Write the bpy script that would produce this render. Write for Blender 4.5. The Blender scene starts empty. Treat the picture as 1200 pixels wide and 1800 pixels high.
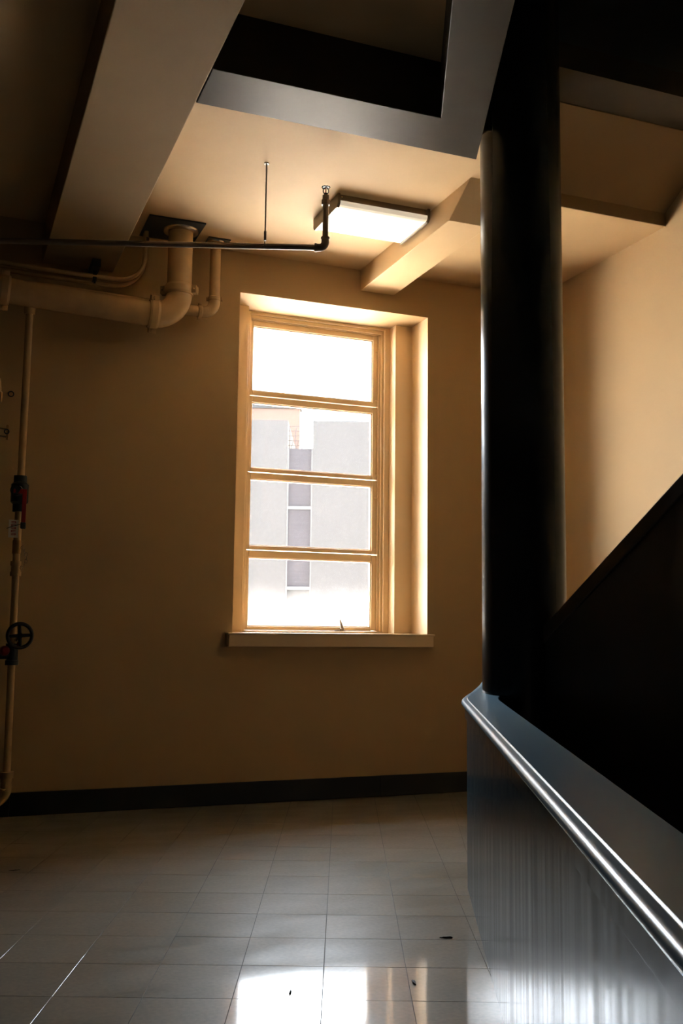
import bpy, bmesh, math, random
from mathutils import Vector, Matrix

random.seed(7)
S = bpy.context.scene
COL = S.collection
R = math.radians

# ------------------------------------------------------------------ camera
# world frame: X along the window wall (right), Y into that wall, Z up; the camera stands over the origin
F_PX, YAW, PITCH, ROLL, EYE = 1770.0, R(21.38), R(6.48), R(-0.666), 1.30
fwd = Vector((math.sin(YAW)*math.cos(PITCH), math.cos(YAW)*math.cos(PITCH), math.sin(PITCH)))
rgt = Vector((math.cos(YAW), -math.sin(YAW), 0))
dwn = fwd.cross(rgt)
c_, s_ = math.cos(ROLL), math.sin(ROLL)
rgt, dwn = c_*rgt + s_*dwn, -s_*rgt + c_*dwn
cam = bpy.data.cameras.new('camera')
cam.sensor_fit = 'VERTICAL'; cam.sensor_height = 36.0; cam.sensor_width = 24.0
cam.lens = F_PX/1800*36
cam.clip_start = .05; cam.clip_end = 400
camo = bpy.data.objects.new('camera', cam); COL.objects.link(camo)
m = Matrix((rgt, -dwn, -fwd)).transposed().to_4x4()
m.translation = (0, 0, EYE)
camo.matrix_world = m
S.camera = camo

# ------------------------------------------------------------------ world, light, exposure
SKY = 16.0
w = bpy.data.worlds.new('sky'); S.world = w; w.use_nodes = True
bg = w.node_tree.nodes['Background']
bg.inputs['Color'].default_value = (.84, .92, 1.0, 1)
bg.inputs['Strength'].default_value = SKY
SUN = 110.0
sl_ = bpy.data.lights.new('sun', 'SUN'); sl_.energy = SUN; sl_.angle = R(3); sl_.color = (1, .89, .74)
so = bpy.data.objects.new('sun', sl_); COL.objects.link(so)
so.rotation_euler = Vector((-.66, .20, -.72)).to_track_quat('-Z', 'Y').to_euler()   # high, from behind and left of the window wall: no sun enters
LAMP = 1.25
S.view_settings.view_transform = 'Standard'
S.view_settings.look = 'None'
S.view_settings.gamma = 1
S.view_settings.use_curve_mapping = False
S.view_settings.exposure = .85
S.cycles.use_denoising = True
S.cycles.max_bounces = 12
S.cycles.diffuse_bounces = 6
S.cycles.glossy_bounces = 6
S.cycles.transparent_max_bounces = 12
S.cycles.sample_clamp_indirect = 40
S.cycles.caustics_reflective = True
# portal in the window opening: only guides sampling of the sky, adds no light
pl = bpy.data.lights.new('window_portal', 'AREA'); pl.shape = 'RECTANGLE'; pl.size = 1.3; pl.size_y = 2.62
pl.cycles.is_portal = True
po = bpy.data.objects.new('window_portal', pl); COL.objects.link(po)
po.location = (2.81, 7.93, 2.55); po.rotation_euler = (R(-90), 0, 0)

# ------------------------------------------------------------------ materials
def mat(name, col, rough=.5, metal=0, ior=1.5, bump=None, var=None, coat=0, rvar=None, rand=0, spec=.5, world=False, crough=.1, cior=1.5):
    """bump=(scale xyz, strength, distance); var=(scale, amount) colour mottling; rvar=(scale xyz, lo, hi) roughness"""
    M = bpy.data.materials.new(name); M.use_nodes = True
    nt = M.node_tree; N = nt.nodes; L = nt.links
    p = N['Principled BSDF']
    p.inputs['Base Color'].default_value = (*col, 1)
    p.inputs['Roughness'].default_value = rough
    p.inputs['Metallic'].default_value = metal
    p.inputs['IOR'].default_value = ior
    p.inputs['Coat Weight'].default_value = coat; p.inputs['Coat IOR'].default_value = cior
    p.inputs['Coat Roughness'].default_value = crough
    p.inputs['Specular IOR Level'].default_value = spec
    tc = N.new('ShaderNodeTexCoord')
    src = N.new('ShaderNodeNewGeometry').outputs['Position'] if world else tc.outputs['Object']
    def noise(sc, detail=4):
        mp = N.new('ShaderNodeMapping'); mp.inputs['Scale'].default_value = sc
        L.new(src, mp.inputs['Vector'])
        n = N.new('ShaderNodeTexNoise'); n.inputs['Scale'].default_value = 1; n.inputs['Detail'].default_value = detail
        L.new(mp.outputs['Vector'], n.inputs['Vector'])
        return n.outputs['Fac']
    if bump:
        b = N.new('ShaderNodeBump'); b.inputs['Strength'].default_value = bump[1]; b.inputs['Distance'].default_value = bump[2]
        L.new(noise(bump[0]), b.inputs['Height']); L.new(b.outputs['Normal'], p.inputs['Normal'])
        if coat: L.new(b.outputs['Normal'], p.inputs['Coat Normal'])
    if var or rand:
        mx = N.new('ShaderNodeMix'); mx.data_type = 'RGBA'; mx.blend_type = 'MULTIPLY'
        mx.inputs['Factor'].default_value = 1
        mx.inputs['A'].default_value = (*col, 1)
        if var:
            r = N.new('ShaderNodeMapRange'); r.inputs['From Min'].default_value = .3; r.inputs['From Max'].default_value = .7
            r.inputs['To Min'].default_value = 1-var[1]; r.inputs['To Max'].default_value = 1+var[1]*.3
            L.new(noise((var[0],)*3), r.inputs['Value'])
            out = r.outputs['Result']
        if rand:
            oi = N.new('ShaderNodeObjectInfo')
            r2 = N.new('ShaderNodeMapRange'); r2.inputs['To Min'].default_value = 1-rand; r2.inputs['To Max'].default_value = 1
            L.new(oi.outputs['Random'], r2.inputs['Value'])
            if var:
                mu = N.new('ShaderNodeMath'); mu.operation = 'MULTIPLY'
                L.new(out, mu.inputs[0]); L.new(r2.outputs['Result'], mu.inputs[1]); out = mu.outputs[0]
            else: out = r2.outputs['Result']
        L.new(out, mx.inputs['B']); L.new(mx.outputs['Result'], p.inputs['Base Color'])
    if rvar:
        r3 = N.new('ShaderNodeMapRange'); r3.inputs['From Min'].default_value = .35; r3.inputs['From Max'].default_value = .65
        r3.inputs['To Min'].default_value = rvar[1]; r3.inputs['To Max'].default_value = rvar[2]
        L.new(noise(rvar[0]), r3.inputs['Value']); L.new(r3.outputs['Result'], p.inputs['Roughness'])
    return M

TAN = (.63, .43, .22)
WALL = (.53, .36, .178)
M = {}
M['wall'] = mat('tan_wall_paint', WALL, .65, spec=.2, bump=((60,)*3, .12, .004), var=(1.3, .05))
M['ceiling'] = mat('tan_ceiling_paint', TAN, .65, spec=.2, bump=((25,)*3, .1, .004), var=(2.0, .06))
M['beam'] = mat('shaded_tan_paint', (.31, .205, .105), .7, spec=.1, bump=((25,)*3, .1, .004), var=(2.0, .08))  # ceiling tan darkened; shade on beam and stair soffit put into colour
M['hall'] = mat('bounce_absorbing_dark', (.10, .07, .045), .6)  # added dark to soak up bounce light on unseen surfaces
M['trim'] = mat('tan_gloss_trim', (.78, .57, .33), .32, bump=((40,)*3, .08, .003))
M['pipe'] = mat('tan_pipe_paint', (.60, .40, .20), .25, bump=((50,)*3, .1, .003), var=(9, .12))
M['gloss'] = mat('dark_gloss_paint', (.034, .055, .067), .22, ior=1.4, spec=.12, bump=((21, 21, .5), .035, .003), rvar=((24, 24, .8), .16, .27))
M['cap'] = mat('dark_gloss_cap', (.16, .27, .35), .26, ior=1.5, bump=((12, 12, 12), .10, .003))  # guard wall paint made paler; blue skylight on top put into colour
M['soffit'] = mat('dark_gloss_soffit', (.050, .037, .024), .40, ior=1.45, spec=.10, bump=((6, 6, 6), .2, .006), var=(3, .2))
M['column'] = mat('dark_gloss_column', (.012, .013, .015), .26, ior=1.5, spec=.3, bump=((10, 10, 3), .06, .002))
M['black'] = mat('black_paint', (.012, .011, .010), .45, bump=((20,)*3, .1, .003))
M['brown'] = mat('dark_brown_wood', (.045, .026, .016), .4, bump=((30, 4, 4), .2, .003), var=(12, .3))
M['base'] = mat('black_vinyl', (.012, .012, .011), .45)
M['tile'] = mat('waxed_tile', (.28, .243, .187), .42, spec=.12, coat=1, cior=1.68, crough=.06, world=True, bump=((2.5, 11, 3), .035, .004), var=(55, .14),
                rvar=((2.5, 5, 2.5), .34, .5), rand=.10)
M['grout'] = mat('tile_joint', (.05, .045, .04), .7)
M['steel'] = mat('blue_grey_steel', (.055, .065, .072), .4, metal=.3, bump=((40,)*3, .1, .003), var=(6, .3))
M['chrome'] = mat('bright_metal', (.62, .56, .48), .25, metal=1)
M['iron'] = mat('dark_iron_pipe', (.19, .14, .10), .36, bump=((60,)*3, .2, .002))
M['blackiron'] = mat('black_iron', (.012, .014, .018), .4, bump=((80,)*3, .2, .002))
M['valve'] = mat('dark_blue_valve', (.018, .030, .036), .4, bump=((70,)*3, .2, .002))
M['red'] = mat('red_enamel', (.28, .012, .012), .4)
M['label'] = mat('white_label', (.55, .52, .46), .5)
M['brass'] = mat('dull_brass', (.45, .27, .11), .35, metal=.8)
M['housing'] = mat('lamp_housing', (.20, .14, .085), .4)
M['debris'] = mat('dark_debris', (.02, .018, .016), .7)
M['bld'] = mat('pale_concrete', (.0243, .0235, .0235), .8, bump=((3,)*3, .1, .01), var=(.35, .03), spec=0)
M['bldwin'] = mat('grey_glazing', (.018, .0165, .0185), .6, bump=((.7, .7, 9), .2, .02), var=(1.1, .12), spec=0)
M['bldbar'] = mat('white_spandrel', (.05, .05, .05), .6, spec=0)
M['peach'] = mat('peach_wall', (.066, .041, .031), .8, spec=0)
M['lattice'] = mat('pale_railing', (.034, .030, .031), .6, spec=0)
M['ground'] = mat('pale_paving', (.62, .60, .57), .8, var=(.5, .1))
M['tread'] = mat('stair_tread', (.10, .085, .07), .5, var=(8, .2))

# window glass: clear pane with a film of dust; veiling glare is painted in towards the foot of the lowest pane
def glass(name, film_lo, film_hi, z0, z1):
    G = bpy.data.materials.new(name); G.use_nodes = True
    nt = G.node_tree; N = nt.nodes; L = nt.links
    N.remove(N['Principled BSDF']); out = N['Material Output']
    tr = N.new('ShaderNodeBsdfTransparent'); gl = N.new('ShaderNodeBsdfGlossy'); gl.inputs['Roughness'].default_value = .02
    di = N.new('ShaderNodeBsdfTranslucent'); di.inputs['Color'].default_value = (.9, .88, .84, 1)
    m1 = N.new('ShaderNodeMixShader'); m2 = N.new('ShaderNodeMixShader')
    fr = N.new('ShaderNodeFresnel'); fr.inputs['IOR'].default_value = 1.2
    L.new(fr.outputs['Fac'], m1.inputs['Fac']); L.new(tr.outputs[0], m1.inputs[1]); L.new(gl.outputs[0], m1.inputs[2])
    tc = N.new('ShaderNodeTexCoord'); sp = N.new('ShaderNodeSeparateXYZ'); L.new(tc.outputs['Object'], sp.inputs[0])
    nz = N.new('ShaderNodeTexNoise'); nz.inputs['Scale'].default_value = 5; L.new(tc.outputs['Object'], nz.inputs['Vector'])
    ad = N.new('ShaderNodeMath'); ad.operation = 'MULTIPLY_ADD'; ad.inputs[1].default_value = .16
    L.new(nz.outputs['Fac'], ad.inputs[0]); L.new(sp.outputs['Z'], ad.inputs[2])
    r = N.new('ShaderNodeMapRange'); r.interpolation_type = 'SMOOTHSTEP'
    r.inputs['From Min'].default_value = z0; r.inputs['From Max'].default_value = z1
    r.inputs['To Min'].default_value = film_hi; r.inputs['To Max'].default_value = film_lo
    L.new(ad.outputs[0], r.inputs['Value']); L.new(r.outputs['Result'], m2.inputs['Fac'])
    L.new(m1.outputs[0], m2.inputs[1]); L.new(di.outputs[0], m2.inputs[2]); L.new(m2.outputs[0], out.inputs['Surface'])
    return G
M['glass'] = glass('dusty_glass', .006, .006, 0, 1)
M['glass_low'] = glass('glare_glass', .006, .085, .02, .44)

# lamp diffuser: brighter along the tube behind it
D = bpy.data.materials.new('lamp_diffuser'); D.use_nodes = True
nt = D.node_tree; N = nt.nodes; L = nt.links
p = N['Principled BSDF']; p.inputs['Base Color'].default_value = (.8, .74, .62, 1); p.inputs['Roughness'].default_value = .35
p.inputs['Emission Color'].default_value = (1, .88, .68, 1)
tc = N.new('ShaderNodeTexCoord'); sp = N.new('ShaderNodeSeparateXYZ'); L.new(tc.outputs['Object'], sp.inputs[0])
ab = N.new('ShaderNodeMath'); ab.operation = 'ABSOLUTE'; L.new(sp.outputs['Y'], ab.inputs[0])
mr = N.new('ShaderNodeMapRange'); mr.interpolation_type = 'SMOOTHSTEP'
mr.inputs['From Min'].default_value = .03; mr.inputs['From Max'].default_value = .25
mr.inputs['To Min'].default_value = LAMP; mr.inputs['To Max'].default_value = LAMP*.2
L.new(ab.outputs[0], mr.inputs['Value']); L.new(mr.outputs['Result'], p.inputs['Emission Strength'])
M['diffuser'] = D

# ------------------------------------------------------------------ helpers
class MB:
    """collects geometry, built as one mesh object"""
    def __init__(s): s.v = []; s.f = []; s.sm = []
    def add(s, vs, fs, smooth=False):
        o = len(s.v); s.v += [tuple(x) for x in vs]; s.f += [tuple(i+o for i in f) for f in fs]; s.sm += [smooth]*len(fs)
    def box(s, x0, x1, y0, y1, z0, z1):
        v = [(x, y, z) for z in (z0, z1) for y in (y0, y1) for x in (x0, x1)]
        s.add(v, [(0, 2, 3, 1), (4, 5, 7, 6), (0, 1, 5, 4), (2, 6, 7, 3), (0, 4, 6, 2), (1, 3, 7, 5)]); return s
    def prism(s, poly, z0, z1, axis='z'):
        """poly of (a, b) extruded along axis: z -> (a,b)=(x,y); x -> (a,b)=(y,z)"""
        n = len(poly)
        if axis == 'z': g = lambda p, t: (p[0], p[1], t)
        else: g = lambda p, t: (t, p[0], p[1])
        v = [g(p, z0) for p in poly] + [g(p, z1) for p in poly]
        f = [tuple(range(n-1, -1, -1)), tuple(range(n, 2*n))] + [(i, (i+1) % n, n+(i+1) % n, n+i) for i in range(n)]
        s.add(v, f); return s
    def tube(s, pts, r, seg=16, caps=True):
        pts = [Vector(p) for p in pts]; n = len(pts)
        rr = r if isinstance(r, (list, tuple)) else [r]*n
        t0 = (pts[1]-pts[0]).normalized()
        up = Vector((0, 0, 1)) if abs(t0.z) < .9 else Vector((0, 1, 0))
        a = t0.cross(up).normalized(); prev = t0; rings = []
        for i, q in enumerate(pts):
            t = ((pts[min(i+1, n-1)]-q).normalized()+(q-pts[max(i-1, 0)]).normalized())
            t = t.normalized() if t.length > 1e-6 else prev
            a = (a - t*a.dot(t)).normalized(); b = t.cross(a); prev = t
            rings.append([q+rr[i]*(math.cos(k*2*math.pi/seg)*a+math.sin(k*2*math.pi/seg)*b) for k in range(seg)])
        v = [x for ring in rings for x in ring]
        f = [(i*seg+k, i*seg+(k+1) % seg, (i+1)*seg+(k+1) % seg, (i+1)*seg+k) for i in range(n-1) for k in range(seg)]
        s.add(v, f, True)
        if caps:
            s.add(rings[0], [tuple(range(seg-1, -1, -1))]); s.add(rings[-1], [tuple(range(seg))])
        return s
    def lathe(s, c, axis, prof, seg=20):
        """prof of (distance along axis, radius)"""
        c = Vector(c); axis = Vector(axis).normalized()
        up = Vector((0, 0, 1)) if abs(axis.z) < .9 else Vector((1, 0, 0))
        a = axis.cross(up).normalized(); b = axis.cross(a)
        for i in range(len(prof)-1):   # separate bands keep hard rims
            v = []
            for (d, r) in prof[i:i+2]:
                v += [c+axis*d+r*(math.cos(k*2*math.pi/seg)*a+math.sin(k*2*math.pi/seg)*b) for k in range(seg)]
            s.add(v, [(k, (k+1) % seg, seg+(k+1) % seg, seg+k) for k in range(seg)], True)
        return s
    def torus(s, c, axis, Rr, r, seg=28, sub=10, stretch=None):
        c = Vector(c); axis = Vector(axis).normalized()
        up = Vector((0, 0, 1)) if abs(axis.z) < .9 else Vector((1, 0, 0))
        a = axis.cross(up).normalized(); b = axis.cross(a)
        v = []
        for i in range(seg):
            d = math.cos(i*2*math.pi/seg)*a+math.sin(i*2*math.pi/seg)*b
            dd = d if not stretch else math.cos(i*2*math.pi/seg)*a*stretch[0]+math.sin(i*2*math.pi/seg)*b*stretch[1]
            for k in range(sub):
                t = k*2*math.pi/sub
                v.append(c+dd*Rr+d*(r*math.cos(t))+axis*(r*math.sin(t)))
        f = [(i*sub+k, ((i+1) % seg)*sub+k, ((i+1) % seg)*sub+(k+1) % sub, i*sub+(k+1) % sub) for i in range(seg) for k in range(sub)]
        s.add(v, f, True); return s
    def sweep(s, prof, path, closed=True, smooth=False, caps=True):
        """prof of (outward offset, z offset) swept along a horizontal path (x,y,z); outward = left of travel"""
        n = len(path); P = [Vector(p) for p in path]; rings = []
        for i in range(n):
            d0 = (P[i]-P[i-1]) if i else (P[1]-P[0]); d1 = (P[i+1]-P[i]) if i < n-1 else (P[i]-P[i-1])
            d0.z = d1.z = 0; d0.normalize(); d1.normalize()
            n0 = Vector((-d0.y, d0.x, 0)); n1 = Vector((-d1.y, d1.x, 0)); mm = (n0+n1).normalized()
            k = 1/max(.4, mm.dot(n0))
            rings.append([P[i]+mm*k*o+Vector((0, 0, z)) for o, z in prof])
        q = len(prof); v = [x for r_ in rings for x in r_]
        f = [(i*q+k, (i+1)*q+k, (i+1)*q+(k+1) % q, i*q+(k+1) % q) for i in range(n-1) for k in range(q if closed else q-1)]
        s.add(v, f, smooth)
        if caps and closed:
            s.add(rings[0], [tuple(range(q))]); s.add(rings[-1], [tuple(range(q-1, -1, -1))])
        return s
    def build(s, name, m, parent=None, bevel=0, origin=None, rot=0):
        me = bpy.data.meshes.new(name)
        o = bpy.data.objects.new(name, me)
        vs = s.v
        if origin is not None:
            O = Vector(origin); vs = [tuple(Vector(x)-O) for x in vs]; o.location = O
        me.from_pydata(vs, [], s.f); me.update()
        bm = bmesh.new(); bm.from_mesh(me); bmesh.ops.recalc_face_normals(bm, faces=bm.faces); bm.to_mesh(me); bm.free()
        me.polygons.foreach_set('use_smooth', s.sm)
        me.materials.append(M[m]); COL.objects.link(o)
        if parent:
            o.parent = parent
            if origin is not None: o.location = Vector(origin)-Vector(parent.location)
            else: o.location = -Vector(parent.matrix_basis.translation) if parent.matrix_basis.translation.length else (0, 0, 0)
        if bevel:
            b = o.modifiers.new('bevel', 'BEVEL'); b.width = bevel; b.segments = 2; b.limit_method = 'ANGLE'; b.angle_limit = R(40)
        return o
def tag(o, label=None, cat=None, group=None, kind=None):
    for k, v in (('label', label), ('category', cat), ('group', group), ('kind', kind)):
        if v: o[k] = v
    return o
M['soffit'].node_tree.nodes['Principled BSDF'].inputs['Specular Tint'].default_value = (1, .86, .70, 1)  # warm light from the lit reveal put into the specular tint
def struct(o, label=None, cat=None): return tag(o, label, cat, kind='structure')
def thing(name, label, cat, group=None, loc=(0, 0, 0)):
    o = bpy.data.objects.new(name, None); o.empty_display_size = .05; o.location = loc; COL.objects.link(o)
    return tag(o, label, cat, group)

# ------------------------------------------------------------------ main dimensions
YW = 7.311            # window wall
ZC = 4.176            # ceiling
ZB = 3.875            # underside of the beams
XL, XR, YF = -5.5, 4.67, -9.0
ZTOP, ZLOW = 6.6, -3.0
WX0, WX1, WZ0, WZ1 = 2.0, 3.615, 1.245, 3.855      # wall opening
TA = R(21.518)
tX = Vector((math.cos(TA), -math.sin(TA), 0)); tY = Vector((math.sin(TA), math.cos(TA), 0))
def tp(a, b, z=0): q = tX*a+tY*b; return Vector((q.x, q.y, z))

# guard wall line on the floor (outer face), from behind the camera to the corner by the column and round it
K = Vector((2.548, 4.70)); U = Vector((.4172, .9088))
GW = [tuple(K-U*14.6), tuple(K-U*5), tuple(K-U*2.5), tuple(K-U*.35), tuple(K-U*.06), (2.592, 4.775), (2.70, 4.935), (2.82, 5.08), (2.95, 5.235), (3.03, 5.335)]
RISE = [0, 0, 0, 0, 0, .001, .006, .018, .042, .062]

# ------------------------------------------------------------------ shell
b = MB()      # window wall: two layers, the outer one narrower so that the reveal steps in
def ring(b, X0, X1, Z0, Z1, x0, x1, z0, z1, y0, y1):
    b.box(X0, x0, y0, y1, Z0, Z1); b.box(x1, X1, y0, y1, Z0, Z1)
    b.box(x0, x1, y0, y1, Z0, z0); b.box(x0, x1, y0, y1, z1, Z1)
ring(b, XL-.2, XR+.2, ZLOW, 4.6, WX0, WX1, WZ0, WZ1, YW, 7.61)
ring(b, XL-.2, XR+.2, ZLOW, 4.6, WX0, WX1, WZ0, WZ1, 7.61, 7.93)
struct(b.build('wall_back', 'wall'), 'tan plaster wall with the deep window recess', 'wall')
struct(MB().box(XR, XR+.2, YF, YW, ZLOW, ZTOP).build('wall_right', 'wall'), 'bright tan plaster wall beyond the stair', 'wall')
struct(MB().box(XL-.2, XL, YF, YW, 0, ZC).build('wall_left', 'hall'), 'dark wall outside the left edge', 'wall')
b = MB().box(XL-.2, XR+.2, YF-.2, YF, ZLOW, ZTOP)
struct(b.build('wall_front', 'hall'), 'dark wall behind the viewer', 'wall')
struct(MB().box(.5-.02, 3.2, YW-.016, YW, .0, .157).box(XL, .48, YW-.016, YW, 0, .157).box(3.2, XR, YW-.016, YW, 0, .157)
       .build('baseboard_back', 'base', bevel=.004), 'black vinyl skirting along the foot of the window wall', 'baseboard')

# ceiling: stops at the stair void on the right
bigL = lambda y: 2.221-.452*(4.352-y)
bigR = lambda y: 2.498-.418*(4.414-y)
b = MB().prism([(XL, YF), (bigL(YF)+.1, YF), (bigL(4.352)+.1, 4.352), (2.60, 4.688), (2.82, 5.0), (3.30, 5.0), (3.30, 5.63), (XR, 5.63), (XR, YW), (XL, YW)], ZC, 4.6)
struct(b.build('ceiling', 'ceiling'), 'tan plaster ceiling', 'ceiling')
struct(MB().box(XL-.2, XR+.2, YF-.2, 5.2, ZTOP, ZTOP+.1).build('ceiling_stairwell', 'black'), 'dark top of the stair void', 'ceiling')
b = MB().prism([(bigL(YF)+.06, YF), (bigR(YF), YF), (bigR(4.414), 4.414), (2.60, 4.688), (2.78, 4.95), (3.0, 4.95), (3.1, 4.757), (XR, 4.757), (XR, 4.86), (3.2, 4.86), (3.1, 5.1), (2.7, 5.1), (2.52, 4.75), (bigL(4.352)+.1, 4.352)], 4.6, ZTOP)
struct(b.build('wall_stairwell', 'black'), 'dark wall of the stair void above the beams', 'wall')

# floor slab with the stair hole, tiles laid on it
hole = [tuple(K-U*14.55+Vector((.07, -.03))), tuple(K-U*.1+Vector((.07, -.03))), (3.07, 4.66), (3.07, YF)]
b = MB().prism([(XL, YF), hole[0], hole[1], hole[2], hole[3], (XR, YF), (XR, YW), (XL, YW)], -.25, -.004)
floor = struct(b.build('floor', 'grout'), 'waxed beige square tile floor with dark hairline joints', 'floor')
struct(MB().box(XL, XR, YF, YW, ZLOW-.1, ZLOW).build('floor_lower', 'tread'), 'dark floor at the foot of the stair hole', 'floor')
struct(MB().prism([hole[0], hole[1], (hole[1][0]-.1, hole[1][1]+.1), (hole[0][0]-.2, hole[0][1])], ZLOW, -.25)
       .build('wall_well', 'black'), 'dark side of the stair hole', 'wall')

def clip(poly, n, d):       # keep n.p <= d
    out = []
    for i in range(len(poly)):
        a, c = poly[i], poly[(i+1) % len(poly)]
        da, dc = a.dot(n)-d, c.dot(n)-d
        if da <= 0: out.append(a)
        if da*dc < 0: out.append(a+(c-a)*(da/(da-dc)))
    return out
TW, TD, TX0, TY0 = .315, .350, -.057, 3.695
gap, bev, th = .0013, .0005, .0038
def tile_mesh(poly, z0):
    n = len(poly); cen = sum(poly, Vector((0, 0)))/n
    def inset(d):
        r_ = []
        for q in poly:
            v = cen-q; r_.append(q+v.normalized()*min(d*1.414, v.length*.5))
        return r_
    lo = inset(gap); hi = inset(gap+bev)
    v = [(q.x, q.y, z0-th) for q in lo]+[(q.x, q.y, z0-bev*.6) for q in lo]+[(q.x, q.y, z0) for q in hi]
    f = [tuple(range(2*n, 3*n))]
    for a in (0, n): f += [(a+i, a+(i+1) % n, a+n+(i+1) % n, a+n+i) for i in range(n)]
    return v, f
pieces = []; rest = MB()
GN = Vector((U.y, -U.x))       # pointing to the hole side of the guard wall
gd = GN.dot(K)+.05
for i in range(-36, 30):
    for j in range(-42, 18):
        a0, b0 = TX0+i*TW, TY0+j*TD
        poly = [Vector((q.x, q.y)) for q in (tp(a0, b0), tp(a0+TW, b0), tp(a0+TW, b0+TD), tp(a0, b0+TD))]
        poly = clip(poly, Vector((0, 1)), YW-.017)
        poly = clip(poly, Vector((1, 0)), XR) if poly else poly
        poly = clip(poly, Vector((-1, 0)), -XL) if poly else poly
        poly = clip(poly, Vector((0, -1)), -YF) if poly else poly
        if len(poly) < 3: continue
        parts = []
        cl = clip(poly, GN, gd)                      # hall side of the guard wall
        if len(cl) > 2: parts.append(cl)
        far = clip(poly, -GN, -gd)
        if len(far) > 2:
            up = clip(far, Vector((0, -1)), -4.66)
            if len(up) > 2: parts.append(up)
            dn = clip(clip(far, Vector((0, 1)), 4.66) or [Vector((0, 0))], Vector((-1, 0)), -3.07)
            if len(dn) > 2: parts.append(dn)
        for q in parts:
            area = abs(sum(q[k].x*q[(k+1) % len(q)].y-q[(k+1) % len(q)].x*q[k].y for k in range(len(q))))/2
            if area < .0006: continue
            cx, cy = sum(p_.x for p_ in q)/len(q), sum(p_.y for p_ in q)/len(q)
            ta_, tb_ = Vector((cx, cy, 0)).dot(tX), Vector((cx, cy, 0)).dot(tY)
            if tb_ > 2.7 and -.42*tb_-.1 < ta_ < .16*tb_+.05: pieces.append((q, cx, cy, area))
            else: rest.add(*tile_mesh(q, 0))
share = None
for q, cx, cy, area in pieces:
    full = abs(area-TW*TD) < 1e-5
    if full and share is not None: me = share
    else:
        v, f = tile_mesh([p_-Vector((cx, cy)) for p_ in q], 0)
        me = bpy.data.meshes.new('floor_tile'); me.from_pydata(v, [], f); me.update(); me.materials.append(M['tile'])
        if full: share = me
    o = bpy.data.objects.new('floor_tile', me); COL.objects.link(o); o.parent = floor
    o.location = (cx, cy, random.uniform(-.0002, .0002)); o.rotation_euler = (random.gauss(0, .0004), random.gauss(0, .0004), 0)
tag(rest.build('floor_tiles_far', 'tile', floor), kind='stuff')

# ------------------------------------------------------------------ beams
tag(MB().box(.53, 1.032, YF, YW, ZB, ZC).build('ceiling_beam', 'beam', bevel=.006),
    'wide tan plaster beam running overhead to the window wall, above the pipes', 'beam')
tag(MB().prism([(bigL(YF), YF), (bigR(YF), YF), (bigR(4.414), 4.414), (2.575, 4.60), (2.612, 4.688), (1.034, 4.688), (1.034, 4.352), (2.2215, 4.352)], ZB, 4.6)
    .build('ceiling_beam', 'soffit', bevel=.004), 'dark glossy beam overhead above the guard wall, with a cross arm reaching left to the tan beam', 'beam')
tag(MB().prism([(YW, 4.003), (5.765, 4.003), (5.46, ZC), (YW, ZC)], 3.003, 3.30, 'x').build('ceiling_beam', 'ceiling', bevel=.004),
    'short tan beam with a sloped end beside the lit ceiling lamp', 'beam')
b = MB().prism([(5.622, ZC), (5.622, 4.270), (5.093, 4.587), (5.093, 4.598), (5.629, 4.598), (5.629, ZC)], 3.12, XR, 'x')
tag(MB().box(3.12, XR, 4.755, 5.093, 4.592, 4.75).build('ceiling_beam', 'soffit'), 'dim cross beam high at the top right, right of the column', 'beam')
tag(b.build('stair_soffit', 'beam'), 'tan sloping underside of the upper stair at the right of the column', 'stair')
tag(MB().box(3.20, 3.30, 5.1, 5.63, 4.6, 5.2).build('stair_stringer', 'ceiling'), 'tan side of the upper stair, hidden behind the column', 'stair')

# ------------------------------------------------------------------ window
win = struct(bpy.data.objects.new('window_1', None), 'tan framed window of four stacked panes in a deep recess', 'window'); COL.objects.link(win)
MB().box(WX1-.004, WX1, YW+.0005, 7.61, WZ0, WZ1).box(WX0, WX0+.004, YW+.0005, 7.61, WZ0, WZ1).build('brightened_reveal', 'trim', win)  # thin panels added; daylight glow on the reveal put into paler paint
MB().box(WX0, 2.16, 7.61, 7.93, WZ0, WZ1).box(3.455, WX1, 7.61, 7.93, WZ0, WZ1).build('jamb', 'trim', win, bevel=.002)  # window bloom on the return put into paler trim paint
b = MB()
def frame(b, x0, x1, z0, z1, tl, tr, tt, tb, y0, y1):
    b.box(x0, x0+tl, y0, y1, z0, z1); b.box(x1-tr, x1, y0, y1, z0, z1)
    b.box(x0+tl, x1-tr, y0, y1, z1-tt, z1); b.box(x0+tl, x1-tr, y0, y1, z0, z0+tb)
frame(b, 2.16, 3.455, WZ0, WZ1, .05, .048, .022, .012, 7.725, 7.92)
b.build('frame', 'trim', win, bevel=.003)
b = MB(); frame(b, 2.21, 3.407, WZ0+.012, WZ1-.022, .012, .020, .030, .004, 7.748, 7.91)
b.build('frame_stop', 'trim', win, bevel=.003)
b = MB(); frame(b, 2.222, 3.387, WZ0+.016, WZ1-.052, .004, .018, .006, .002, 7.768, 7.90)
b.build('inner_stop', 'trim', win, bevel=.002)
panes = [(3.212, 3.752), (2.572, 3.113), (1.939, 2.481), (1.294, 1.843)]
gaps = [3.80, 3.169, 2.537, 1.902, 1.262]
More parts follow.
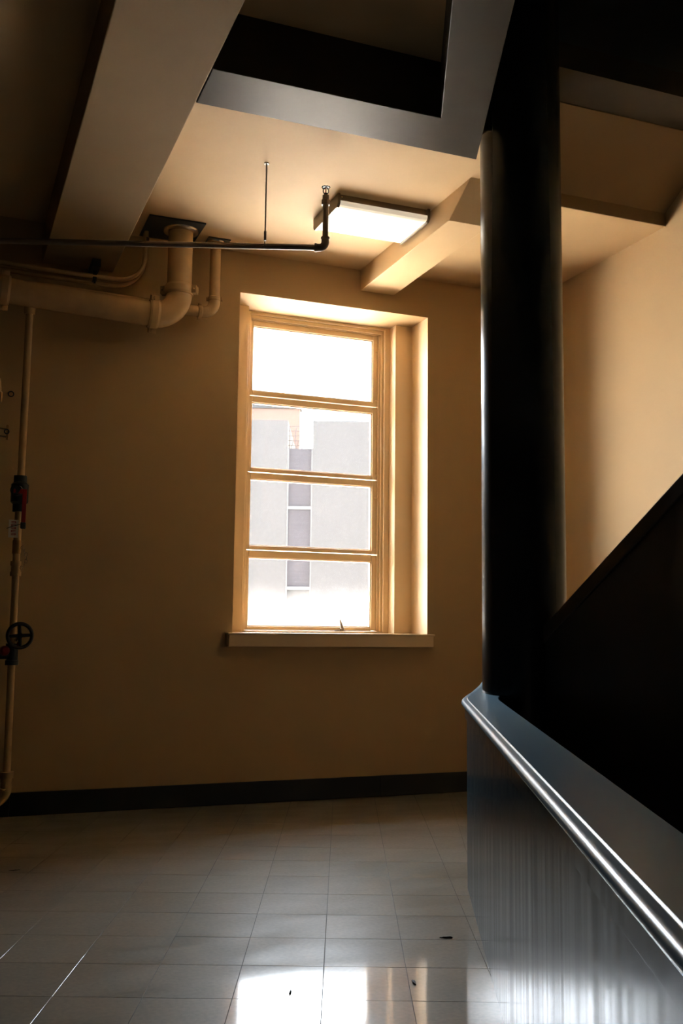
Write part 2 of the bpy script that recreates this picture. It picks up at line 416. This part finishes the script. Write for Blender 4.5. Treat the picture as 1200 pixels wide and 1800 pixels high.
for k, (z0, z1) in enumerate(panes):
    hi, lo = gaps[k]-(.004 if k else 0), gaps[k+1]+.004
    b = MB(); frame(b, 2.226, 3.368, lo, hi, .026, .045, hi-z1, z0-lo, 7.786, 7.845)
    sash = b.build('sash', 'trim', win, bevel=.004)
    # glazing bead
    b = MB(); frame(b, 2.252, 3.323, z0, z1, .008, .008, .008, .008, 7.800, 7.835)
    b.build('glazing_bead', 'trim', sash, bevel=.002)
    b = MB().box(2.256, 3.319, 7.818, 7.822, z0+.004, z1-.004)
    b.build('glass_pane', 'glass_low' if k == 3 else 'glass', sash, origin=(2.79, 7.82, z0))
    for zz in ((z0+.01, z1-.10) if k < 3 else ()):
        MB().box(3.345, 3.369, 7.774, 7.787, zz, zz+.005).build('hinge', 'trim', sash)
b = MB().box(1.957, 3.632, 7.235, YW, 1.142, 1.236).box(WX0, WX1, YW-.02, 7.72, 1.16, 1.2445)
b.build('sill', 'trim', win, bevel=.006)
MB().box(1.948, 3.641, 7.228, YW, 1.230, 1.2448).build('sill_nosing', 'trim', win, bevel=.004)
# fastener on the foot of the lowest sash
lt = MB().box(2.995, 3.085, 7.752, 7.787, 1.256, 1.268).lathe((3.055, 7.765, 1.268), (0, 0, 1), [(0, .016), (.012, .016), (.018, .010), (.018, 0)]).build('window_catch', 'iron', win, bevel=.002)
MB().tube([(3.06, 7.762, 1.275), (3.052, 7.758, 1.30), (3.040, 7.752, 1.33), (3.030, 7.748, 1.357)], [.011, .010, .008, .004], 10).build('lever', 'iron', lt)

# ------------------------------------------------------------------ column and guard wall
tag(MB().lathe((3.0135, 4.885, 0), (0, 0, 1), [(0, .2327), (6.6, .2327)], 64).build('column', 'column'),
    'massive round glossy black column rising from the end of the guard wall', 'column')
gw = thing('guard_wall', 'low dark glossy guard wall with a moulded cap, running from the right foreground to the column', 'wall')
HP = .935
path = [(x, y, r_) for (x, y), r_ in zip(GW, RISE)]
# dense samples so that paint streaks and rise stay smooth
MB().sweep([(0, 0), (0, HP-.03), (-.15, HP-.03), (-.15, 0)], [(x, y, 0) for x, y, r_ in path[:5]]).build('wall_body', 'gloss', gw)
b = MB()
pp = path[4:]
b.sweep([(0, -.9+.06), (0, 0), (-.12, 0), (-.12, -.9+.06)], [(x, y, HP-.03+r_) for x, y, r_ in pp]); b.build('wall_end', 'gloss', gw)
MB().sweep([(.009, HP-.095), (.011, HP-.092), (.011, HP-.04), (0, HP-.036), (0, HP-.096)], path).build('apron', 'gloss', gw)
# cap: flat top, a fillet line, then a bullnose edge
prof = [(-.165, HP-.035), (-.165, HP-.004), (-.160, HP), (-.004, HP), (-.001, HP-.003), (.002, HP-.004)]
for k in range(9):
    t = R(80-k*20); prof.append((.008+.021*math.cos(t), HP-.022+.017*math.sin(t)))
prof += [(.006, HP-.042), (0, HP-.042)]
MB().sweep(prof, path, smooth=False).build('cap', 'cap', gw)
for o in gw.children:
    if o.name.startswith('cap'):
        for pgn in o.data.polygons: pgn.use_smooth = True
        e = o.modifiers.new('edges', 'EDGE_SPLIT'); e.split_angle = R(28)

# ------------------------------------------------------------------ stair rising behind the column
top = lambda y: 1.428+.599*(4.463-y)
st = thing('staircase', 'dark stair flight with a solid black side rising to the right behind the guard wall', 'stair')
YN = 4.662
MB().prism([(YN, 0), (YN, top(YN)-.09), (-1.4, top(-1.4)-.09), (-1.4, top(-1.4)-1.49), (4.36, 0)], 3.0, 3.14, 'x').build('stair_side', 'black', st)
MB().prism([(YN, top(YN)-.09), (YN, top(YN)), (-1.4, top(-1.4)), (-1.4, top(-1.4)-.09)], 2.988, 3.152, 'x').build('side_cap', 'brown', st, bevel=.006)
rise, run = .1707, .285
for k in range(17):
    y1 = 5.25-k*run; z1 = (k+1)*rise
    MB().box(3.142 if y1 < 4.6 else 3.26, XR-.006, y1-run-.02, y1+.02, max(0, z1-.30), z1).build('step', 'tread', st)

# ------------------------------------------------------------------ ceiling lamp
LZ = ZC
lamp = thing('ceiling_lamp', 'lit square wraparound ceiling lamp with a glowing warm white cover', 'lamp', loc=(2.65, 6.25, LZ))
MB().box(2.322, 2.966, 6.030, 6.470, 4.122, LZ).build('housing', 'housing', lamp, bevel=.003)
b = MB().prism([(6.012, 4.128), (6.012, 4.112), (6.022, 4.098), (6.042, 4.090), (6.458, 4.090), (6.478, 4.098), (6.488, 4.112), (6.488, 4.128)], 2.318, 2.968, 'x')
b.build('lamp_cover', 'diffuser', lamp, bevel=.003, origin=(2.643, 6.25, 4.12))
for x in (2.300, 2.966):
    MB().prism([(6.008, LZ-.001), (6.008, 4.105), (6.030, 4.083), (6.470, 4.083), (6.492, 4.105), (6.492, LZ-.001)], x, x+.020, 'x').build('end_cap', 'housing', lamp, bevel=.003)
MB().lathe((2.338, 6.034, 4.160), (0, -1, 0), [(0, .006), (.004, .006), (.006, 0)], 10).build('screw', 'chrome', lamp)

# ------------------------------------------------------------------ pipes
def bend(c, r_, a0, a1, u, v, n=10):
    c = Vector(c); u = Vector(u); v = Vector(v)
    return [c+r_*(math.cos(a0+(a1-a0)*k/n)*u+math.sin(a0+(a1-a0)*k/n)*v) for k in range(n+1)]
# grooved coupling: two half shells with bolt lugs
def coupling(parent, c, axis, r_, lug):
    c = Vector(c); axis = Vector(axis).normalized(); lug = Vector(lug).normalized()
    w_ = r_*.42
    cp = MB().lathe(c, axis, [(-w_, r_*1.0), (-w_, r_*1.12), (-w_*.55, r_*1.2), (w_*.55, r_*1.2), (w_, r_*1.12), (w_, r_*1.0)], 32).build('coupling', 'pipe', parent)
    t = axis.cross(lug)
    for sgn in (1, -1):
        b = MB(); q = c+lug*sgn*r_*1.32
        a, d, e = axis*w_*.75, lug*r_*.2, t*r_*.16
        for off in (1, -1):
            o2 = t*off*r_*.2
            v = [q+o2+sx*a+sy*d+sz*e for sz in (-1, 1) for sy in (-1, 1) for sx in (-1, 1)]
            b.add(v, [(0, 2, 3, 1), (4, 5, 7, 6), (0, 1, 5, 4), (2, 6, 7, 3), (0, 4, 6, 2), (1, 3, 7, 5)])
        b.tube([q-t*r_*.62, q+t*r_*.62], r_*.09, 8)
        b.tube([q+t*r_*.40, q+t*r_*.56], r_*.17, 6)
        b.build('bolt_lug', 'pipe', cp, bevel=.002)
# big main
bp = thing('drain_pipe', 'largest tan pipe under the ceiling, turning from the ceiling plate to the left', 'pipe')
sl = Vector((1, 0, -.040)).normalized()
r1 = .0885
e0 = Vector((1.300, 7.05, 3.514)); Rb = .172
MB().tube([e0-sl*4.0, e0-sl*2, e0-sl*1.035, e0-sl*.0], r1, 32).build('horizontal_pipe', 'pipe', bp)
el = [e0]+bend((1.300, 7.05, 3.514+Rb), Rb, -math.pi/2, 0, (1, 0, 0), (0, 0, 1), 14)[1:]+[Vector((1.472, 7.05, 3.70))]
MB().tube(el, r1*1.05, 32).build('elbow', 'pipe', bp)
MB().tube([(1.472, 7.05, 3.69), (1.472, 7.05, ZC-.002)], r1, 32).build('vertical_pipe', 'pipe', bp)
coupling(bp, e0-sl*.01, sl, r1, (0, -.35, 1))
coupling(bp, (1.472, 7.05, 3.715), (0, 0, 1), r1, (1, -.55, 0))
coupling(bp, e0-sl*1.03, sl, r1, (0, -.35, 1))
pt = thing('pipe_plate', 'large dark square steel plate on the ceiling around the biggest pipe', 'plate')
b = MB()
b.box(1.205, 1.613, 6.855, 7.262, ZC-.012, ZC-.001); b.build('plate', 'steel', pt, bevel=.002)
MB().lathe((1.472, 7.05, ZC-.012), (0, 0, -1), [(0, .130), (.010, .126), (.018, .108), (.018, .090)], 40).build('collar', 'chrome', pt)
# small branch
sp_ = thing('branch_pipe', 'small tan pipe beside the biggest one, dropping from its own ceiling plate', 'pipe')
r2 = .040
MB().tube([(1.765, 7.17, ZC-.002), (1.765, 7.17, 3.70)], r2, 24).build('vertical_pipe', 'pipe', sp_)
MB().tube([(1.765, 7.17, 3.72)]+bend((1.680, 7.17, 3.700), .085, 0, -math.pi/2, (1, 0, 0), (0, 0, 1), 12)+[Vector((1.64, 7.17, 3.615))], r2*1.08, 24).build('elbow', 'pipe', sp_)
MB().tube([(1.67, 7.17, 3.615), (1.0, 7.17, 3.63), (-1.0, 7.17, 3.67)], r2, 24).build('horizontal_pipe', 'pipe', sp_)
coupling(sp_, (1.655, 7.17, 3.6155), (1, 0, 0), r2, (0, -.3, 1))
coupling(sp_, (1.765, 7.17, 3.725), (0, 0, 1), r2, (1, -.35, 0))
p2 = thing('pipe_plate', 'small dark steel plate on the ceiling around the thinner branch pipe', 'plate')
MB().box(1.69, 1.86, 7.09, 7.265, ZC-.010, ZC-.001).build('plate', 'steel', p2, bevel=.002)
MB().lathe((1.765, 7.17, ZC-.010), (0, 0, -1), [(0, .066), (.010, .060), (.014, .046), (.014, .041)], 28).build('collar', 'chrome', p2)
# two conduits with one bend up beside the beam
for k, (dy, dz, Rr, lab) in enumerate(((0, 0, .20, 'nearer of two thin tan conduits bending up past the end of the tan beam'),
                                       (.045, -.034, .225, 'lower, farther one of two thin tan conduits bending up past the tan beam'))):
    cd = thing('conduit', lab, 'conduit', 'paired conduits under the beam')
    zc, yy, xv = 3.772+dz, 7.155+dy, 1.240
    MB().tube([(-5.4, yy, zc+.03), (.24, yy, zc+.012), (.66, yy, zc), (xv-Rr, yy, zc)], .0165, 14).build('straight_run', 'pipe', cd)
    MB().tube([(xv-Rr-.01, yy, zc)]+bend((xv-Rr, yy, zc+Rr), Rr, -math.pi/2, 0, (1, 0, 0), (0, 0, 1), 14)+[Vector((xv, yy, ZC-.001))], .0165, 14).build('bend', 'pipe', cd)
    MB().tube([(xv, yy, 4.085), (xv, yy, 4.115)], .0205, 14).build('connector', 'chrome', cd)
sk = thing('conduit_strap', 'dark channel strap holding the two conduits below the tan beam', 'strap')
MB().box(.850, .910, 7.06, 7.275, 3.815, 3.872).build('channel', 'blackiron', sk, bevel=.003)
MB().box(.866, .894, 7.140, 7.150, 3.735, 3.815).box(.866, .894, 7.14, 7.24, 3.736, 3.742).build('clip', 'blackiron', sk, bevel=.002)
MB().tube([(.88, 7.135, 3.745), (.88, 7.135, 3.715)], .008, 8).build('bolt', 'blackiron', sk)

# sprinkler line, square to the tile rows
TY_, ZS = 6.019, 3.648
sk_ = thing('sprinkler_pipe', 'dark sprinkler line crossing in front of the pipes and rising to an upright sprinkler head', 'pipe')
MB().tube([tp(-4.2, TY_, ZS+.01), tp(-2.1, TY_, ZS+.006), tp(-.17, TY_, ZS-.016)], .0185, 18).build('straight_run', 'iron', sk_)
ec = tp(-.135, TY_, ZS-.016)
MB().tube([ec+tX*-.06, ec+tX*-.035]+bend(ec+tX*-.035+Vector((0, 0, .035)), .035, -math.pi/2, 0, tX, (0, 0, 1), 8)+[ec+Vector((0, 0, .06))], .0245, 18).build('elbow', 'iron', sk_)
MB().tube([ec+tX*-.066, ec+tX*-.052], .028, 18).tube([ec+Vector((0, 0, .052)), ec+Vector((0, 0, .066))], .028, 18).build('elbow_collar', 'iron', sk_)
MB().tube([ec+Vector((0, 0, .05)), ec+Vector((0, 0, .30))], .0185, 18).build('riser', 'iron', sk_)
MB().lathe(ec+Vector((0, 0, .275)), (0, 0, 1), [(0, .019), (0, .027), (.03, .027), (.034, .022), (.062, .022), (.066, .012), (.066, 0)], 8).build('reducer', 'iron', sk_)
hd = MB().tube([ec+Vector((0, 0, .335)), ec+Vector((0, 0, .352))], .011, 12)
for sg in (1, -1):
    hd.tube([ec+tX*.008*sg+Vector((0, 0, .345)), ec+tX*.017*sg+Vector((0, 0, .362)), ec+tX*.016*sg+Vector((0, 0, .378)), ec+tX*.003*sg+Vector((0, 0, .392))], .0032, 8)
hd = hd.build('sprinkler_head', 'blackiron', sk_)
MB().tube([ec+Vector((0, 0, .352)), ec+Vector((0, 0, .388))], .0035, 8).build('bulb', 'red', hd)
b = MB(); b.lathe(ec+Vector((0, 0, .392)), (0, 0, 1), [(0, 0), (0, .020), (.0015, .020), (.0015, 0)], 20)
for k in range(10):
    d = tX*math.cos(k*.6283)+tY*math.sin(k*.6283)
    b.tube([ec+Vector((0, 0, .3928))+d*.018, ec+Vector((0, 0, .390))+d*.028], .0028, 6)
b.build('deflector', 'blackiron', hd)
hr = thing('hanger_rod', 'thin threaded rod hanging from the ceiling and carrying the sprinkler line', 'rod')
hx = Vector((1.735, 5.787, 0))
MB().tube([hx+Vector((0, 0, ZC)), hx+Vector((0, 0, ZS+.075))], .0048, 10).build('rod', 'iron', hr)
MB().tube([hx+Vector((0, 0, ZS+.085)), hx+Vector((0, 0, ZS+.025))], .0085, 10).build('rod_coupler', 'iron', hr)
MB().torus(hx+Vector((0, 0, ZS-.005)), tX, .021, .0045, 24, 8).build('clevis_ring', 'iron', hr)
MB().lathe(hx+Vector((0, 0, ZC)), (0, 0, -1), [(0, .016), (.006, .016), (.006, .005)], 14).build('ceiling_washer', 'iron', hr)

# standpipe at the left edge
sd = thing('standpipe', 'thin tan vertical pipe dropping along the window wall at the left edge', 'pipe')
SX, SY = .440, 7.10
MB().tube([(SX+.006, SY, 3.49), (SX, SY, 2.30)], .025, 18).build('upper_pipe', 'pipe', sd)
MB().tube([(SX, SY, 2.30), (SX-.005, SY, 1.75)], .025, 18).build('middle_pipe', 'pipe', sd)
MB().tube([(SX-.005, SY, 1.75), (SX, SY, .30)], .0245, 18).build('lower_pipe', 'pipe', sd)
MB().lathe((SX+.006, SY, 3.455), (0, 0, 1), [(-.035, .025), (-.035, .036), (0, .040), (.03, .040)], 18).build('saddle', 'pipe', sd)
MB().lathe((SX-.005, SY, 1.66), (0, 0, 1), [(-.05, .025), (-.05, .036), (-.02, .036), (-.02, .031), (.02, .031), (.02, .036), (.05, .036), (.05, .025)], 8).build('union', 'pipe', sd)
MB().lathe((SX-.004, SY, 1.80), (0, 0, 1), [(-.04, .025), (-.04, .031), (.05, .031), (.05, .025)], 18).build('socket', 'brass', sd)
el = [Vector((SX, SY, .31)), Vector((SX, SY, .22))]+bend((SX-.09, SY, .22), .09, 0, -math.pi/2, (1, 0, 0), (0, 0, 1), 10)+[Vector((SX-.25, SY, .13))]
MB().tube(el, .036, 20).build('foot_elbow', 'pipe', sd)
MB().tube([(SX, SY, .285), (SX, SY, .325)], .045, 20).build('elbow_collar', 'pipe', sd)
# ball valve with red lever
bv = thing('ball_valve', 'dark blue valve with a hanging red lever on the thin vertical pipe', 'valve')
b = MB().lathe((SX-.003, SY, 2.18), (0, 0, 1), [(-.135, .027), (-.135, .043), (-.085, .043), (-.07, .058), (.05, .058), (.065, .043), (.11, .043), (.11, .027)], 16)
b.tube([(SX-.01, SY-.02, 2.18), (SX-.035, SY-.10, 2.18)], .038, 14)
b.build('valve_body', 'valve', bv)
MB().tube([(SX-.035, SY-.10, 2.18), (SX-.037, SY-.125, 2.18)], .030, 6).build('stem_nut', 'valve', bv)
MB().box(SX-.052, SX+.035, SY-.125, SY-.119, 2.155, 2.185).box(SX+.007, SX+.035, SY-.126, SY-.112, 1.935, 2.185).build('lever', 'red', bv, bevel=.004)
MB().box(SX+.003, SX+.038, SY-.128, SY-.108, 1.92, 1.965).build('lever_tip', 'valve', bv, bevel=.006)
# paper tag with red print
lb = thing('pipe_label', 'white tag with red upright print tied to the thin vertical pipe under the valve', 'label', loc=(SX-.035, SY-.05, 1.91))
MB().box(SX-.066, SX-.004, SY-.043, SY-.040, 1.865, 1.985).build('tag_sheet', 'label', lb)
b = MB()
for k in range(5):
    z = 1.882+k*.020
    b.box(SX-.050, SX-.020, SY-.0445, SY-.043, z, z+.004); b.box(SX-.050, SX-.020, SY-.0445, SY-.043, z+.009, z+.013)
    b.box((SX-.050) if k % 2 else (SX-.026), (SX-.044) if k % 2 else (SX-.020), SY-.0445, SY-.043, z, z+.013)
b.build('print', 'red', lb)
MB().tube([(SX-.08, SY-.046, 1.925), (SX-.03, SY-.05, 1.945), (SX+.02, SY-.04, 1.96)], .0025, 6).build('tie', 'blackiron', lb)
# little chain
ch = thing('chain', 'short slack loop of fine chain on the thin vertical pipe below the white tag', 'chain')
for k in range(7):
    t = k/6; q = Vector((SX+.028+.030*math.sin(t*math.pi), SY-.035, 1.80-.135*t))
    MB().torus(q, (1, 0, 0) if k % 2 else (0, 1, 0), .0085, .0024, 12, 6, (1, 1.5)).build('link', 'chrome', ch)
# gate valve with handwheel
gv = thing('gate_valve', 'black four spoked handwheel valve with red bonnet at the left edge', 'valve')
WXc, WZc, WYc = .474, 1.215, 6.985
MB().torus((WXc, WYc, WZc), (-.12, 1, 0), .078, .0125, 40, 12).build('handwheel_rim', 'blackiron', gv)
for k in range(4):
    a = k*math.pi/2+.06; d = Vector((math.cos(a), .12*math.cos(a), math.sin(a)))
    MB().tube([Vector((WXc, WYc, WZc))+d*.012, Vector((WXc, WYc, WZc))+d*.076], [.0125, .0095], 10).build('spoke', 'blackiron', gv)
MB().tube([(WXc, WYc-.014, WZc), (WXc-.002, WYc+.016, WZc)], .019, 16).build('hub', 'blackiron', gv)
MB().tube([(WXc-.002, WYc+.016, WZc), (SX+.015, SY-.02, WZc-.03)], .011, 12).build('stem', 'chrome', gv)
b = MB().lathe((SX-.002, SY, 1.095), (0, 0, 1), [(-.075, .0255), (-.075, .044), (-.045, .044), (-.040, .037), (.035, .037), (.040, .044), (.066, .044), (.066, .0255)], 20)
b.tube([(SX-.01, SY, 1.09), (SX-.12, SY, 1.09)], .032, 16)
b.tube([(SX-.12, SY, 1.09), (SX-.145, SY, 1.09)], .052, 16)
b.build('valve_body', 'valve', gv)
MB().lathe((SX-.055, SY-.055, 1.115), (.1, -1, .1), [(-.06, .030), (0, .034), (.03, .030), (.045, .018), (.045, 0)], 18).build('bonnet', 'red', gv)
MB().tube([(SX+.035, SY-.03, 1.165), (SX+.035, SY-.05, 1.14)], .013, 10).build('plug', 'red', gv)
# test fitting half out of the frame
tf = thing('pipe_fitting', 'tan pipe fitting with two short prongs just inside the left edge', 'fitting')
MB().tube([(.215, 6.98, 3.05), (.215, 6.98, 2.30)], .030, 18).build('pipe', 'pipe', tf)
MB().lathe((.225, 6.95, 2.79), (1, 0, 0), [(0, .04), (.055, .040), (.062, .034), (.062, 0)], 8).build('nut', 'brass', tf)
MB().lathe((.235, 6.95, 2.87), (0, 0, 1), [(-.07, .045), (-.02, .048), (.04, .040), (.07, .02), (.07, 0)], 18).build('cap', 'pipe', tf)
for z in (2.531, 2.583):
    MB().tube([(.22, 6.94, z), (.325, 6.92, z-.012)], .0055, 10).build('prong', 'chrome', tf)
MB().box(.322, .338, 6.912, 6.928, 2.500, 2.600).build('cross_bar', 'brass', tf, bevel=.003)
MB().torus((.325, 6.906, 2.553), (0, 1, 0), .014, .0045, 20, 8).build('ring', 'steel', tf)
tr_ = MB().torus((.36, YW-.004, 2.895), (0, 1, 0), .018, .004, 20, 8)
tag(tr_.build('wall_anchor', 'steel'), 'small empty ring anchor on the wall left of the thin vertical pipe', 'anchor')

# ------------------------------------------------------------------ scraps on the floor
def scrap(x, y, pts, lab):
    b = MB(); n = len(pts)
    b.add([(x+p_[0], y+p_[1], .0012) for p_ in pts]+[(x+p_[0]*.9, y+p_[1]*.9, .0012+p_[2]) for p_ in pts],
          [tuple(range(n-1, -1, -1)), tuple(range(n, 2*n))]+[(i, (i+1) % n, n+(i+1) % n, n+i) for i in range(n)])
    tag(b.build('floor_scrap', 'debris', origin=(x, y, .001)), lab, 'scrap')
def blob(lx, ly, rot, n=11, h=.006):
    ps = []
    for k in range(n):
        a = k*2*math.pi/n; rr = random.uniform(.55, 1.1)
        u, v = lx*rr*math.cos(a), ly*rr*math.sin(a)
        q = tX*(u*math.cos(rot)-v*math.sin(rot))+tY*(u*math.sin(rot)+v*math.cos(rot))
        ps.append((q.x, q.y, random.uniform(.3, 1)*h))
    return ps
scrap(1.678, 3.503, blob(.009, .028, .1), 'dark scrap on the floor in the orange window reflection')
scrap(1.220, 3.562, blob(.004, .024, -.1), 'thin dark scrap on the floor in the white window reflection')
scrap(2.043, 3.945, blob(.030, .006, 0), 'dark scuffed scrap on the floor closest to the guard wall')
scrap(.417, 5.741, blob(.030, .014, .5, h=.002), 'dark scrap on the floor at the far left')

# ------------------------------------------------------------------ outside
struct(MB().box(-40, 60, 9.7, 90, .2, .5).build('ground', 'ground'), 'pale paving outside', 'ground')
struct(MB().box(-40, 60, 7.95, 9.7, -3.3, -3.2).box(-40, 60, 9.6, 9.7, -3.2, .2).build('ground_uplight_cut', 'hall'), 'unseen sunken strip added outside to cut light rising to the window', 'ground')  # added drop, never in view; keeps ground by the window dark
def tbox(b, a0, a1, d0, d1, z0, z1):
    v = [tp(a, d, z) for z in (z0, z1) for d in (d0, d1) for a in (a0, a1)]
    b.add(v, [(0, 2, 3, 1), (4, 5, 7, 6), (0, 1, 5, 4), (2, 6, 7, 3), (0, 4, 6, 2), (1, 3, 7, 5)]); return b
bl = thing('office_building', 'pale building with a dark strip of stacked windows seen through the window', 'building')
tbox(MB(), -9, -1.150, 20, 28, .5, 5.43).build('left_block', 'bld', bl)
tbox(MB(), -.640, 8, 20, 28, .5, 5.42).build('right_block', 'bld', bl)
tbox(MB(), -1.16, -.63, 20.14, 27, .5, 4.865).build('recessed_bay', 'bld', bl)
for a in (-1.150, -.668): tbox(MB(), a, a+.030, 20.05, 20.14, .5, 4.865).build('mullion', 'bldbar', bl)
for k in range(2):
    z1 = 4.865 if k == 0 else 3.655-(k-1)*1.612-.03
    z0 = 3.655-k*1.612+.03
    tbox(MB(), -1.12, -.668, 20.10, 20.14, z0, z1).build('bay_window', 'bldwin', bl)
    tbox(MB(), -1.12, -.668, 20.06, 20.14, z0-.06, z0).build('spandrel', 'bldbar', bl)
ph = thing('rear_building', 'peach coloured wall behind the pale building, above its roof', 'building')
tbox(MB(), -9, -1.37, 30, 30.5, .5, 7.85).build('wall', 'peach', ph)
tbox(MB(), -9, -1.33, 29.95, 30.55, 7.85, 8.0).build('roof_edge', 'bld', ph)
la = thing('roof_railing', 'fine mesh railing on the roof between the two pale blocks', 'railing')
for k in range(5):
    tbox(MB(), -1.13+k*.12, -1.118+k*.12, 20.3, 20.32, 4.865, 5.36).build('upright', 'lattice', la)
for k in range(5): tbox(MB(), -1.15, -.64, 20.3, 20.32, 4.96+k*.10, 4.968+k*.10).build('rail', 'lattice', la)
for k in range(4):
    MB().tube([tp(-1.1+k*.11, 20.31, 4.88), tp(-.98+k*.11, 20.31, 5.34)], .005, 6).build('brace', 'lattice', la)
